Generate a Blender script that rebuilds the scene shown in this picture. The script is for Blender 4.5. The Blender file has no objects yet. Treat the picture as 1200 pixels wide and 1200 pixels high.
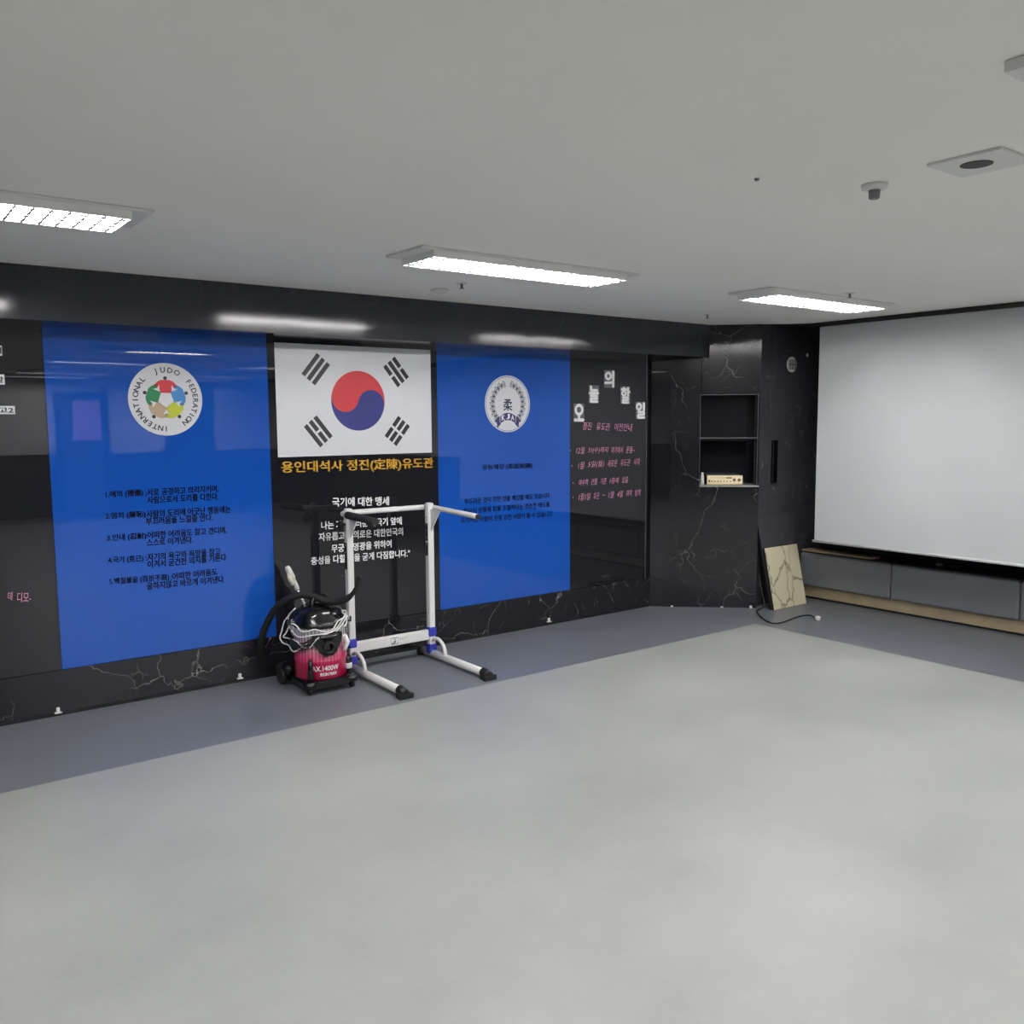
import bpy, bmesh, math, random
import numpy as np
from mathutils import Vector, Matrix
random.seed(7)
SC = bpy.context.scene
COL = SC.collection
PI = math.pi

# ------------------------------------------------------------------ camera, world, exposure
F_PX, PITCH, ROLL, YAW = 1042.55, 0.103091, -0.006559, 0.646042
CAM = np.array([0.0, 0.0, 1.6])
def _axes():
    cy, sy = math.cos(YAW), math.sin(YAW)
    fw = np.array([sy*math.cos(PITCH), cy*math.cos(PITCH), -math.sin(PITCH)])
    r = np.array([cy, -sy, 0.0]); u = np.cross(r, fw)
    r2 = r*math.cos(ROLL) + u*math.sin(ROLL)
    u2 = -r*math.sin(ROLL) + u*math.cos(ROLL)
    return r2, u2, fw
AX_R, AX_U, AX_F = _axes()
cd = bpy.data.cameras.new('camera'); cam = bpy.data.objects.new('camera', cd); COL.objects.link(cam)
cd.sensor_fit = 'AUTO'; cd.sensor_width = 36.0; cd.lens = 36.0*F_PX/1200.0
cd.clip_start = 0.05; cd.clip_end = 100
mw = Matrix(((AX_R[0], AX_U[0], -AX_F[0], CAM[0]), (AX_R[1], AX_U[1], -AX_F[1], CAM[1]),
             (AX_R[2], AX_U[2], -AX_F[2], CAM[2]), (0, 0, 0, 1)))
cam.matrix_world = mw
SC.camera = cam
w = bpy.data.worlds.new('world'); SC.world = w; w.use_nodes = True
w.node_tree.nodes['Background'].inputs[0].default_value = (0.5, 0.55, 0.6, 1)
w.node_tree.nodes['Background'].inputs[1].default_value = 0.02
SC.view_settings.view_transform = 'Standard'; SC.view_settings.look = 'None'
SC.view_settings.gamma = 1.0; SC.view_settings.exposure = 0.0; SC.view_settings.use_curve_mapping = False
TUBE_POWER = 188.0
SC.cycles.use_denoising = True
SC.cycles.max_bounces = 10; SC.cycles.diffuse_bounces = 6; SC.cycles.glossy_bounces = 5
SC.cycles.sample_clamp_indirect = 6.0

def ray(px, py):
    return AX_R*((px-600)/F_PX) - AX_U*((py-600)/F_PX) + AX_F
def on(ax, val, px, py):              # where a sight line meets the plane axis = val
    d = ray(px, py); t = (val-CAM[ax])/d[ax]; return CAM + t*d
def at(px, py, depth):
    return Vector(CAM + ray(px, py)*depth)

# ------------------------------------------------------------------ materials
def lin(c):
    if isinstance(c, str):
        c = c.lstrip('#'); c = [int(c[i:i+2], 16)/255 for i in (0, 2, 4)]
    return tuple(x/12.92 if x <= .04045 else ((x+.055)/1.055)**2.4 for x in c) + (1.0,)
def mat(name, color, rough=.5, metal=0.0, ior=1.5, coat=0.0):
    m = bpy.data.materials.new(name); m.use_nodes = True
    b = m.node_tree.nodes['Principled BSDF']
    b.inputs['Base Color'].default_value = lin(color); b.inputs['Roughness'].default_value = rough
    b.inputs['Metallic'].default_value = metal; b.inputs['IOR'].default_value = ior
    b.inputs['Coat Weight'].default_value = coat
    return m
def nodes(m):
    return m.node_tree.nodes, m.node_tree.links, m.node_tree.nodes['Principled BSDF']
def noise(m, scale, detail=4, rough=.55, vec=None, coord='Object'):
    N, L, b = nodes(m)
    n = N.new('ShaderNodeTexNoise'); n.inputs['Scale'].default_value = scale
    n.inputs['Detail'].default_value = detail; n.inputs['Roughness'].default_value = rough
    if vec is None:
        t = N.new('ShaderNodeTexCoord'); vec = t.outputs[coord]
    L.new(vec, n.inputs['Vector']); return n
def ramp(m, src, stops):
    N, L, b = nodes(m)
    r = N.new('ShaderNodeValToRGB'); e = r.color_ramp.elements
    while len(e) < len(stops): e.new(.5)
    for k, (p, c) in enumerate(stops):
        e[k].position = p; e[k].color = c if not isinstance(c, str) else lin(c)
    L.new(src, r.inputs['Fac']); return r
def bump(m, src, strength, dist=.01):
    N, L, b = nodes(m)
    k = N.new('ShaderNodeBump'); k.inputs['Strength'].default_value = strength; k.inputs['Distance'].default_value = dist
    L.new(src, k.inputs['Height']); L.new(k.outputs['Normal'], b.inputs['Normal'])
def mottled(name, c1, c2, scale, rough=.5, detail=5, bmp=0, r2=None):
    m = mat(name, c1, rough); N, L, b = nodes(m)
    n = noise(m, scale, detail)
    r = ramp(m, n.outputs['Fac'], [(.3, c1), (.7, c2)]); L.new(r.outputs['Color'], b.inputs['Base Color'])
    if r2:
        q = ramp(m, n.outputs['Fac'], [(.3, (rough,)*3+(1,)), (.7, (r2,)*3+(1,))]); L.new(q.outputs['Color'], b.inputs['Roughness'])
    if bmp: bump(m, n.outputs['Fac'], bmp)
    return m
def marble(name, base, base2, vein, scale, width=.012, rough=.14, amount=.52, ior=1.5):
    m = mat(name, base, rough, ior=ior); N, L, b = nodes(m)
    t = N.new('ShaderNodeTexCoord')
    wn = noise(m, 1.6, 5, .6, t.outputs['Object'])
    mix = N.new('ShaderNodeVectorMath'); mix.operation = 'MULTIPLY_ADD'
    L.new(wn.outputs['Color'], mix.inputs[0]); mix.inputs[1].default_value = (.55, .55, .55); L.new(t.outputs['Object'], mix.inputs[2])
    cur = None
    for s, wd, am in ((scale, width, amount), (scale*2.3, width*1.3, amount+.06)):
        v = N.new('ShaderNodeTexVoronoi'); v.feature = 'DISTANCE_TO_EDGE'; v.inputs['Scale'].default_value = s
        L.new(mix.outputs[0], v.inputs['Vector'])
        line = ramp(m, v.outputs['Distance'], [(0, (1, 1, 1, 1)), (wd, (0, 0, 0, 1))])
        mk = noise(m, s*1.1, 3, .5, t.outputs['Object'])
        msk = ramp(m, mk.outputs['Fac'], [(am, (0, 0, 0, 1)), (am+.14, (1, 1, 1, 1))])
        mu = N.new('ShaderNodeMath'); mu.operation = 'MULTIPLY'
        L.new(line.outputs['Color'], mu.inputs[0]); L.new(msk.outputs['Color'], mu.inputs[1])
        if cur is None: cur = mu.outputs[0]
        else:
            ad = N.new('ShaderNodeMath'); ad.operation = 'MAXIMUM'; L.new(cur, ad.inputs[0]); L.new(mu.outputs[0], ad.inputs[1]); cur = ad.outputs[0]
    bn = noise(m, 3.0, 6, .6, t.outputs['Object'])
    br = ramp(m, bn.outputs['Fac'], [(.3, base), (.75, base2)])
    mx = N.new('ShaderNodeMix'); mx.data_type = 'RGBA'
    L.new(cur, mx.inputs['Factor']); L.new(br.outputs['Color'], mx.inputs[6]); mx.inputs[7].default_value = lin(vein)
    L.new(mx.outputs[2], b.inputs['Base Color'])
    return m
M = {}
M['ceiling'] = mottled('ceiling_paint', '#f2f0ea', '#f5f3ee', 1.2, .8)
M['wall_light'] = mottled('light_wall_paint', '#dcdcdc', '#e2e2e2', 1.0, .7)
M['wall_dark'] = mat('dark_wainscot', '#26282c', .5)
M['black'] = mat('black_paint', '#0c0c0e', .5)
M['floor'] = mottled('dark_grey_vinyl', '#666a6f', '#6e7277', 2.5, .32, 6, 0, .42)
M['mat'] = mottled('light_grey_vinyl', '#8e918d', '#a0a39e', .9, .34, 10, 0, .5)
for n_ in M['mat'].node_tree.nodes:
    if n_.type == 'TEX_NOISE': n_.inputs['Roughness'].default_value = .68
M['marble'] = marble('black_marble', '#18181c', '#1e1d22', '#868480', 2.3, .0055, .13, .47)
M['marble_beam'] = marble('black_marble_beam', '#2e3037', '#34363d', '#505258', 1.8, .006, .11, .54)
M['marble_door'] = marble('black_marble_door', '#3d3e43', '#434449', '#8a8a8d', 2.2, .007, .22, .50)
M['glass_black'] = mat('black_back_painted_glass', '#1a1b20', .0, ior=1.52)
M['glass_blue'] = mat('blue_back_painted_glass', '#164da6', .0, ior=1.5)
M['letter_dark'] = mat('dark_navy_lettering', '#04071a', .7, ior=1.2)
M['letter_white'] = mat('white_lettering', '#e2e2e2', .5)
M['letter_pink'] = mat('pink_marker_ink', '#d48db2', .6)
M['gold'] = mat('polished_gold_acrylic', '#e8b544', .28, .55)
M['white_sticker'] = mat('white_sticker', '#cfd1d5', .45)
M['flag_red'] = mat('flag_red', '#c23038', .45); M['flag_blue'] = mat('flag_blue', '#232a72', .45)
M['flag_black'] = mat('flag_black', '#1a1b22', .45)
M['chrome'] = mat('chrome', '#c8c8c8', .2, 1.0)
M['alu'] = mat('brushed_aluminium', '#9b9c9e', .4, .9)
M['dark_alu'] = mat('dark_aluminium', '#55565a', .4, .7)
M['white_paint'] = mat('white_powder_coat', '#d2d2d0', .35)
M['white_plastic'] = mat('white_plastic', '#dadad8', .4)
M['grey_plastic'] = mat('grey_plastic', '#77777a', .5)
M['black_plastic'] = mat('black_gloss_plastic', '#0b0b0c', .2)
M['black_rubber'] = mat('black_rubber', '#131314', .6)
M['foam'] = mat('black_foam', '#1a1a1c', .85)
M['blue_tape'] = mat('blue_plastic_sleeve', '#2f33a0', .4)
M['screen'] = mottled('matte_white_screen', '#c3c7c7', '#c9cccc', .7, .85)
M['wood'] = mottled('light_wood_laminate', '#a09072', '#b0a082', 6, .5)
M['leather'] = mottled('grey_leatherette', '#75777a', '#7b7d80', 40, .42, 3, .15)
M['gold_face'] = mat('champagne_aluminium', '#e8d9b0', .4, .1)
M['shelf_light'] = mat('pale_shelf_laminate', '#8f8d86', .4)
M['silver'] = mat('silver_grey_plastic', '#d2d3cd', .35, .1)
M['louver'] = mat('louver_grey', '#242424', .6)
M['white_gloss'] = mat('white_gloss_enamel', '#f2f2f0', .25)
M['paper'] = mat('white_paper', '#d8d6d0', .8)
def emission(name, color, s):
    m = bpy.data.materials.new(name); m.use_nodes = True; N, L, b = nodes(m)
    b.inputs['Base Color'].default_value = lin(color)
    b.inputs['Emission Color'].default_value = lin(color); b.inputs['Emission Strength'].default_value = s
    return m
M['tube'] = emission('fluorescent_tube', '#fffcfd', TUBE_POWER)
M['lilac_window'] = emission('lit_lilac_window', '#b48ad8', .9)

# beige marble board
m = mat('beige_marble', '#cdc5a8', .35); N, L, b = nodes(m)
t = N.new('ShaderNodeTexCoord'); wn = noise(m, 3, 4, .6, t.outputs['Object'])
mp = N.new('ShaderNodeMapping'); mp.inputs['Rotation'].default_value = (0, .5, 0); mp.inputs['Scale'].default_value = (1.6, 1, .75)
mix = N.new('ShaderNodeVectorMath'); mix.operation = 'MULTIPLY_ADD'
L.new(wn.outputs['Color'], mix.inputs[0]); mix.inputs[1].default_value = (.22, .22, .22); L.new(t.outputs['Object'], mix.inputs[2])
L.new(mix.outputs[0], mp.inputs['Vector'])
v = N.new('ShaderNodeTexVoronoi'); v.feature = 'DISTANCE_TO_EDGE'; v.inputs['Scale'].default_value = 3.4
L.new(mp.outputs['Vector'], v.inputs['Vector'])
r = ramp(m, v.outputs['Distance'], [(0, '#756c55'), (.018, '#b0a789'), (.035, '#cdc5a8')]); L.new(r.outputs['Color'], b.inputs['Base Color'])
M['beige'] = m
# vacuum drum: printed red fading to light grey with pale stripes
m = mat('printed_red_drum', '#c01848', .22, coat=.3); N, L, b = nodes(m)
t = N.new('ShaderNodeTexCoord'); sp = N.new('ShaderNodeSeparateXYZ'); L.new(t.outputs['Object'], sp.inputs[0])
mr = N.new('ShaderNodeMapRange'); mr.inputs['From Min'].default_value = .07; mr.inputs['From Max'].default_value = .42
L.new(sp.outputs['Z'], mr.inputs['Value'])
g = ramp(m, mr.outputs[0], [(0, '#a81440'), (.30, '#c21a50'), (.40, '#b8305c'), (.62, '#9a6a7c'), (.8, '#8d8d92'), (1, '#98989c')])
g2 = ramp(m, mr.outputs[0], [(0, '#a81440'), (.26, '#c21a50'), (.45, '#cf6a8c'), (.7, '#cfc4c8'), (1, '#d8d8da')])
at2 = N.new('ShaderNodeMath'); at2.operation = 'ARCTAN2'; L.new(sp.outputs['Y'], at2.inputs[0]); L.new(sp.outputs['X'], at2.inputs[1])
ml = N.new('ShaderNodeMath'); ml.operation = 'MULTIPLY'; ml.inputs[1].default_value = 44.0; L.new(at2.outputs[0], ml.inputs[0])
sn = N.new('ShaderNodeMath'); sn.operation = 'SINE'; L.new(ml.outputs[0], sn.inputs[0])
st = ramp(m, sn.outputs[0], [(.55, (0, 0, 0, 1)), (.75, (1, 1, 1, 1))])
mx = N.new('ShaderNodeMix'); mx.data_type = 'RGBA'; L.new(st.outputs['Color'], mx.inputs['Factor'])
L.new(g.outputs['Color'], mx.inputs[6]); L.new(g2.outputs['Color'], mx.inputs[7]); L.new(mx.outputs[2], b.inputs['Base Color'])
M['drum'] = m

# ------------------------------------------------------------------ mesh helpers
class MB:
    def __init__(s): s.v = []; s.f = []; s.sm = []
    def add(s, vs, fs, smooth=False):
        k = len(s.v); s.v += [tuple(p) for p in vs]; s.f += [tuple(i+k for i in f) for f in fs]; s.sm += [smooth]*len(fs); return s
    def box(s, x0, x1, y0, y1, z0, z1, bev=0, mtx=None, seg=2):
        bm = bmesh.new(); bmesh.ops.create_cube(bm, size=1)
        for q in bm.verts:
            q.co = Vector(((x0+x1)/2+q.co.x*(x1-x0), (y0+y1)/2+q.co.y*(y1-y0), (z0+z1)/2+q.co.z*(z1-z0)))
        if bev: bmesh.ops.bevel(bm, geom=list(bm.edges), offset=bev, segments=seg, profile=.5, affect='EDGES')
        if mtx is not None: bm.transform(mtx)
        bm.verts.index_update()
        s.add([q.co[:] for q in bm.verts], [[q.index for q in f.verts] for f in bm.faces], False); bm.free(); return s
    def prism(s, poly, z0, z1):                     # polygon in XY, extruded in Z
        n = len(poly)
        area = sum(poly[i][0]*poly[(i+1) % n][1]-poly[(i+1) % n][0]*poly[i][1] for i in range(n))
        if area < 0: poly = poly[::-1]
        vs = [(x, y, z0) for x, y in poly]+[(x, y, z1) for x, y in poly]
        fs = [list(range(n))[::-1], list(range(n, 2*n))]+[[i, (i+1) % n, n+(i+1) % n, n+i] for i in range(n)]
        return s.add(vs, fs)
    def lathe(s, prof, c=(0, 0, 0), n=32, mtx=None, smooth=True):   # profile (r, z) bottom to top
        vs = []; fs = []
        for r, z in prof:
            for k in range(n):
                a = 2*PI*k/n; vs.append(Vector((c[0]+r*math.cos(a), c[1]+r*math.sin(a), c[2]+z)))
        for i in range(len(prof)-1):
            for k in range(n):
                fs.append([i*n+k, i*n+(k+1) % n, (i+1)*n+(k+1) % n, (i+1)*n+k])
        if mtx is not None: vs = [mtx @ q for q in vs]
        s.add(vs, fs, smooth)
        k = len(s.v)-len(vs)
        s.f.append(tuple(k+i for i in range(n))[::-1]); s.sm.append(False)
        s.f.append(tuple(k+(len(prof)-1)*n+i for i in range(n))); s.sm.append(False)
        return s
    def tube(s, pts, r, n=10, cap=True):
        P = [Vector(p) for p in pts]; vs = []; fs = []; up = None
        for i, p in enumerate(P):
            t = (P[min(i+1, len(P)-1)]-P[max(i-1, 0)]).normalized()
            if up is None:
                up = Vector((0, 0, 1)) if abs(t.z) < .9 else Vector((1, 0, 0))
            a = up - t*up.dot(t); a.normalize(); up = a; bb = t.cross(a)
            rr = r[i] if isinstance(r, (list, tuple)) else r
            for k in range(n):
                th = 2*PI*k/n; vs.append(p + a*(rr*math.cos(th)) + bb*(rr*math.sin(th)))
        for i in range(len(P)-1):
            for k in range(n): fs.append([i*n+k, i*n+(k+1) % n, (i+1)*n+(k+1) % n, (i+1)*n+k])
        k0 = len(s.v); s.add(vs, fs, True)
        if cap:
            s.f.append(tuple(k0+i for i in range(n))[::-1]); s.sm.append(False)
            s.f.append(tuple(k0+(len(P)-1)*n+i for i in range(n))); s.sm.append(False)
        return s
    def build(s, name, material, parent=None, loc=None, rotz=0):
        me = bpy.data.meshes.new(name); me.from_pydata(s.v, [], s.f); me.update()
        for p, q in zip(me.polygons, s.sm): p.use_smooth = q
        me.materials.append(material)
        o = bpy.data.objects.new(name, me); COL.objects.link(o)
        if parent is not None: o.parent = parent
        if loc is not None: o.location = loc
        if rotz: o.rotation_euler.z = rotz
        return o
def spline(pts, sub=6):
    P = [Vector(p) for p in pts]; out = []
    for i in range(len(P)-1):
        p0, p1, p2, p3 = P[max(i-1, 0)], P[i], P[i+1], P[min(i+2, len(P)-1)]
        for k in range(sub):
            t = k/sub
            out.append(.5*((2*p1)+(p2-p0)*t+(2*p0-5*p1+4*p2-p3)*t*t+(3*p1-p0-3*p2+p3)*t**3))
    out.append(P[-1]); return out
def tag(o, label, cat, group=None):
    o['label'] = label; o['category'] = cat
    if group: o['group'] = group
    return o
def thing(name, label, cat, loc=(0, 0, 0), rotz=0, group=None):
    o = bpy.data.objects.new(name, None); COL.objects.link(o); o.location = loc; o.rotation_euler.z = rotz
    o.empty_display_size = .1
    return tag(o, label, cat, group)
def struct(o):
    o['kind'] = 'structure'; return o
def copy_tree(o, parent=None):
    c = o.copy(); COL.objects.link(c)
    if parent is not None: c.parent = parent
    for ch in list(o.children): copy_tree(ch, c)
    return c

# lettering: outlines of the built-in font turned into thin meshes
def text_geo(s, bold=0.0, shear=0.0, depth=.0):
    c = bpy.data.curves.new('lettering', 'FONT'); c.body = s; c.offset = bold; c.resolution_u = 3; c.shear = shear
    o = bpy.data.objects.new('lettering', c); COL.objects.link(o)
    dg = bpy.context.evaluated_depsgraph_get(); dg.update()
    me = bpy.data.meshes.new_from_object(o.evaluated_get(dg))
    vs = [(q.co.x, q.co.y) for q in me.vertices]; fs = [tuple(p.vertices) for p in me.polygons]
    bpy.data.objects.remove(o); bpy.data.curves.remove(c); bpy.data.meshes.remove(me)
    return vs, fs
GP = 5.30            # the plane of the glass panels
def bold_copies(bold):
    return [(0, 0)] if bold <= 0 else [(0, 0), (-bold, 0), (bold, 0), (0, -bold*.7), (0, bold*.7)]
def put_text(mb, s, x0, x1, zc0, zc1, h, y, bold=.0, shear=0.0):
    # text from x0 to x1, its centre line rising from zc0 to zc1, height h
    vs, fs = text_geo(s, min(bold, 0), shear)
    xs = [q[0] for q in vs]; ys = [q[1] for q in vs]; a, b_, c, d = min(xs), max(xs), min(ys), max(ys)
    for k, (dx, dy) in enumerate(bold_copies(bold)):
        out = []
        for x, q in vs:
            u = (x+dx-a)/(b_-a); zc = zc0+(zc1-zc0)*u
            out.append((x0+(x1-x0)*u, y-.00006*k, zc+(q+dy-(c+d)/2)/(d-c)*h))
        mb.add(out, fs)
def line_text(mb, s, pl, pr, h, y=GP-.0015, bold=.0, shear=0.0):   # ends given as points on the panel plane
    a = on(1, GP, *pl); b_ = on(1, GP, *pr)
    put_text(mb, s, a[0], b_[0], a[2], b_[2], h, y, bold, shear)
def flat(mb, poly, y):      # polygon of (x, z) facing the room
    n = len(poly)
    area = sum(poly[i][0]*poly[(i+1) % n][1]-poly[(i+1) % n][0]*poly[i][1] for i in range(n))
    if area < 0: poly = poly[::-1]
    mb.add([(x, y, z) for x, z in poly], [list(range(n))])
def disc(mb, cx, cz, r, y, n=48): flat(mb, [(cx+r*math.cos(2*PI*k/n), cz+r*math.sin(2*PI*k/n)) for k in range(n)], y)
def ring(mb, cx, cz, r0, r1, y, n=48, sx=1, sz=1, rot=0):
    vs = []
    for r in (r0, r1):
        for k in range(n):
            a = 2*PI*k/n; x, z = r*sx*math.cos(a), r*sz*math.sin(a)
            vs.append((cx+x*math.cos(rot)-z*math.sin(rot), y, cz+x*math.sin(rot)+z*math.cos(rot)))
    mb.add(vs, [[k, (k+1) % n, n+(k+1) % n, n+k] for k in range(n)])

# ------------------------------------------------------------------ room shell
H = 2.37; YB = 4.97; XL = -3.0; YBK = -6.2
CA = Vector((5.577, 5.183)); CU = Vector((.734, -.679)).normalized(); CN = Vector((-CU.y, CU.x))  # CN points into the wall
if CN.x < 0: CN = -CN
CB = CA + CU*.735
VY = 4.74
struct(MB().box(XL, 7.1, YBK, 5.45, -.12, 0).build('floor', M['floor']))
struct(MB().box(XL+.9, 5.622, YBK+1.0, 4.305, 0.0002, .003).build('floor_inlay', M['mat']))
cp = [(XL, YBK), (6.42, YBK), (6.42, 4.40), (6.30, 4.56), (6.13, 4.70), (6.0, 5.33), (XL, 5.33)]
struct(MB().prism(cp, H, H+.12).build('ceiling', M['ceiling']))
struct(MB().prism([(6.42, YBK), (7.2, YBK), (7.2, 5.33), (6.0, 5.33), (6.13, 4.70), (6.30, 4.56), (6.42, 4.40)], H-.002, H+.1).build('ceiling_recess', M['black']))
struct(MB().box(XL, 5.50, 5.325, 5.45, 0, H).build('wall_left', M['glass_black']))
struct(MB().prism([(5.47, 5.30), (5.50, 5.45), (5.70, 5.45), (5.70, 5.20), (CA.x+.003, CA.y+.003)], 0, H).build('trim_2', M['glass_black']))
# beam over the panels
struct(MB().box(XL, 5.92, YB, 5.325, 2.105, H).build('trim_1', M['marble_beam']))
# marble plinth below the panels
bb = struct(MB().box(XL, 5.455, 5.288, 5.325, .022, .252).build('baseboard_left', M['marble']))
MB().box(XL, 5.455, 5.294, 5.325, 0, .022).build('toe_strip', M['black'], bb)
for px, py in ((68, 833), (281, 793), (643, 727)):
    p = on(1, 5.284, px, py)
    MB().box(p[0]-.009, p[0]+.009, 5.276, 5.288, p[2]-.006, p[2]+.02, .003).box(p[0]-.018, p[0]+.018, 5.268, 5.288, p[2]-.012, p[2]-.006, .002).build('clip', M['white_plastic'], bb)
struct(MB().box(5.411, 5.416, 5.297, 5.312, .252, 2.15).build('trim_3', M['alu']))
# short wall with the closet door right of the niche tower
struct(MB().prism([(CB.x+.002, VY), (7.1, VY), (7.1, 5.0), (6.40, 5.0), (CB.x+.08, VY+.06)], 0, H).build('wall_closet', M['marble_door']))
d1 = struct(MB().box(6.325, 6.93, VY-.006, VY-.0005, .03, H-.01, .001).build('door_1', M['marble_door']))
MB().box(6.338, 6.405, VY-.03, VY-.007, 1.05, 1.415, .006).build('door_handle', M['black_plastic'], d1)
# wall behind the bench, rest of the room (seen in the glass)
struct(MB().box(7.1, 7.2, .9, 5.0, 0, H).build('wall_right', M['black']))
wr = struct(MB().box(6.9, 7.1, -2.6, .9, 1.08, H).build('wall_right_upper', M['wall_light']))
struct(MB().box(6.88, 7.1, -2.6, .9, 0, 1.08).build('wall_right_lower', M['wall_dark']))
struct(MB().box(6.9, 7.1, YBK, -2.6, 0, H).build('wall_right_rear', M['wall_dark']))
struct(MB().box(XL, 7.1, YBK-.1, YBK, 1.07, H).build('wall_back', M['wall_light']))
struct(MB().box(XL, 7.1, YBK-.1, YBK+.015, 0, 1.07).build('wall_back_lower', M['wall_dark']))
struct(MB().box(4.75, 5.62, YBK, YBK+.1, 0, H).build('wall_back_pier', M['wall_dark']))
struct(MB().box(XL-.1, XL, YBK-.1, 5.45, 1.07, H).build('wall_front', M['wall_light']))
struct(MB().box(XL-.1, XL+.015, YBK-.1, 5.45, 0, 1.07).build('wall_front_lower', M['wall_dark']))
d2 = struct(MB().box(2.95, 3.80, YBK+.015, YBK+.06, 0, 2.12).build('door_2', M['wall_dark']))
MB().box(3.05, 3.70, YBK+.061, YBK+.085, .02, 2.04).build('door_leaf', mat('grey_door', '#54565c', .4), d2)
MB().box(3.22, 3.66, YBK+.086, YBK+.092, 1.30, 1.98).build('window_pane', M['lilac_window'], d2)

# ------------------------------------------------------------------ ceiling lights
def make_light():
    t = thing('ceiling_light', '', 'ceiling light')
    MB().box(-.675, .675, -.16, .16, H-.012, H-.0005, .003).build('frame', M['white_plastic'], t)
    b_ = MB(); z0, z1 = H-.042, H-.012
    b_.box(-.60, .60, -.143, -.137, z0, z1).box(-.60, .60, .137, .143, z0, z1).box(-.60, -.594, -.137, .137, z0, z1).box(.594, .60, -.137, .137, z0, z1)
    b_.box(-.594, .594, -.137, .137, H-.0145, H-.0125)
    b_.build('housing', M['white_gloss'], t)
    for y in (-.07, .07):
        MB().tube([(-.585, y, H-.027), (.585, y, H-.027)], .0125, 8).build('tube', M['tube'], t)
    g = MB()
    for k in range(21):
        x = -.57+1.14*k/20; g.box(x-.0035, x+.0035, -.136, .136, z0, z0+.0045)
    for y in (-.10, -.03, .03, .10): g.box(-.592, .592, y-.007, y+.007, z0, z0+.003)
    g.build('louver', M['louver'], t)
    return t
L0 = make_light()
LSPEC = [(2.78, 3.60, 'fluorescent ceiling light over the white dip stand, middle of three in view'),
         (.30, 3.60, 'fluorescent ceiling light cut off by the left image edge'),
         (5.10, 3.49, 'fluorescent ceiling light nearest the white projection screen')]
for r_, y in enumerate((.72, -1.35, -4.05, -5.35)):
    for x in (-2.1, .30, 2.72, 5.0):
        if r_ > 0 and x < 1: continue  # first row's left pair is unseen even in the glass, added for room light
        LSPEC.append((x, y, 'fluorescent ceiling light out of direct view, for room light and glass panel reflections'))
for k, (x, y, lab) in enumerate(LSPEC):
    o = L0 if k == 0 else copy_tree(L0)
    o.location = (x, y, 0); o['label'] = lab; o['group'] = 'louvered fluorescent ceiling lights'

# ------------------------------------------------------------------ glass wall panels
def panel(x0, x1, material, label):
    t = thing('glass_panel', label, 'wall panel', ((x0+x1)/2, GP+.01, .253), 0, 'tall glass wall panels')
    c = (x0+x1)/2
    o = MB().box(x0+.001-c, x1-.001-c, -.01, .012, 0, 2.15-.253, .0008).build('pane', material, t)
    return t
def on_panel(mb, name, material, t):   # a flat mesh given in room coordinates, carried by panel t
    o = mb.build(name, material, t); o.location = -Vector(t.location); return o
p_left = panel(-.35, .895, M['glass_black'], 'black glass panel at the left image edge, pink handwriting low on it')
p_ijf = panel(.895, 2.127, M['glass_blue'], 'blue glass panel with five numbered lines under a round judo emblem')
p_mid = panel(2.127, 3.35, M['glass_black'], 'black glass panel under the flag, white pledge text behind the dip stand')
p_kja = panel(3.35, 4.57, M['glass_blue'], 'blue glass panel with the wreath emblem and three dark text lines')
p_memo = panel(4.57, 5.408, M['glass_black'], 'black glass memo panel with pink handwriting beside the corner tower')

mb = MB()
rows = [('1.예의 (禮儀)', (124, 580), (167.5, 577.5)), (':서로 공경하고 의리지키며,', (170.5, 577.4), (256, 572.5)), ('사람으로서 도리를 다한다.', (172.5, 586.2), (256, 581.5)),
        ('2.염치 (廉恥)', (123.5, 605.3), (170, 602.6)), (':사람의 도리에 어긋난 행동에는', (170, 602.7), (270, 596.6)), ('부끄러움을 느낄줄 안다.', (171, 611), (249, 606.2)),
        ('3.인내 (忍耐)', (125.5, 631), (171, 628)), (':어떠한 어려움도 참고 견디며,', (171, 627.6), (265.5, 621)), ('스스로 이겨낸다.', (172, 636), (226, 632)),
        ('4.극기 (克己)', (126.5, 657), (168, 654.5)), (':자기의 욕구와 욕망을 참고', (171, 653.2), (258, 646)), ('이겨서 굳건한 의지를 기른다', (173, 661.5), (265, 653)),
        ('5.백절불굴 (百折不屈)', (128, 682), (198, 676.5)), (':어떠한 어려움도', (200, 676), (254.5, 669.8)), ('굴하지않고 바르게 이겨낸다', (172, 687), (262, 678.5))]
def text_line(s, a, c, h, material, t, name='text_line', bold=.0, shear=0.0):
    mb = MB(); line_text(mb, s, a, c, h, bold=bold, shear=shear); return on_panel(mb, name, material, t)
for s, a, c in rows: text_line(s, a, c, .042, M['letter_dark'], p_ijf, bold=.034)
for s, a, c, h in (('유능제강 (柔能制剛)', (565, 548), (624, 546), .045), ('부드러운 것이 강한 것을 제압할 때도 있습니다', (544, 587.5), (644, 580.5), .04),
                   ('항상시 상황에 힘을 조절하다는 겸손한 태도를', (543, 599), (644, 591), .04), ('유지하는 사람이 진정 강한 사람이 될 수 있습니다', (540, 610), (647, 602), .04)):
    text_line(s, a, c, h, M['letter_dark'], p_kja, bold=.03)
for s, a, c, h in (('국기에 대한 맹세', (389.5, 588.5), (455.5, 587), .058), ('나는 자랑스러운 태극기 앞에', (376.5, 616), (470.5, 610), .052),
                   ('자유롭고 정의로운 대한민국의', (373.5, 629.5), (472, 622.5), .052), ('무궁한 영광을 위하여', (388.5, 643), (458.5, 637), .052),
                   ('충성을 다할 것을 굳게 다짐합니다."', (364.5, 657.5), (480, 648), .052)):
    text_line(s, a, c, h, M['letter_white'], p_mid, bold=.03)
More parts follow.
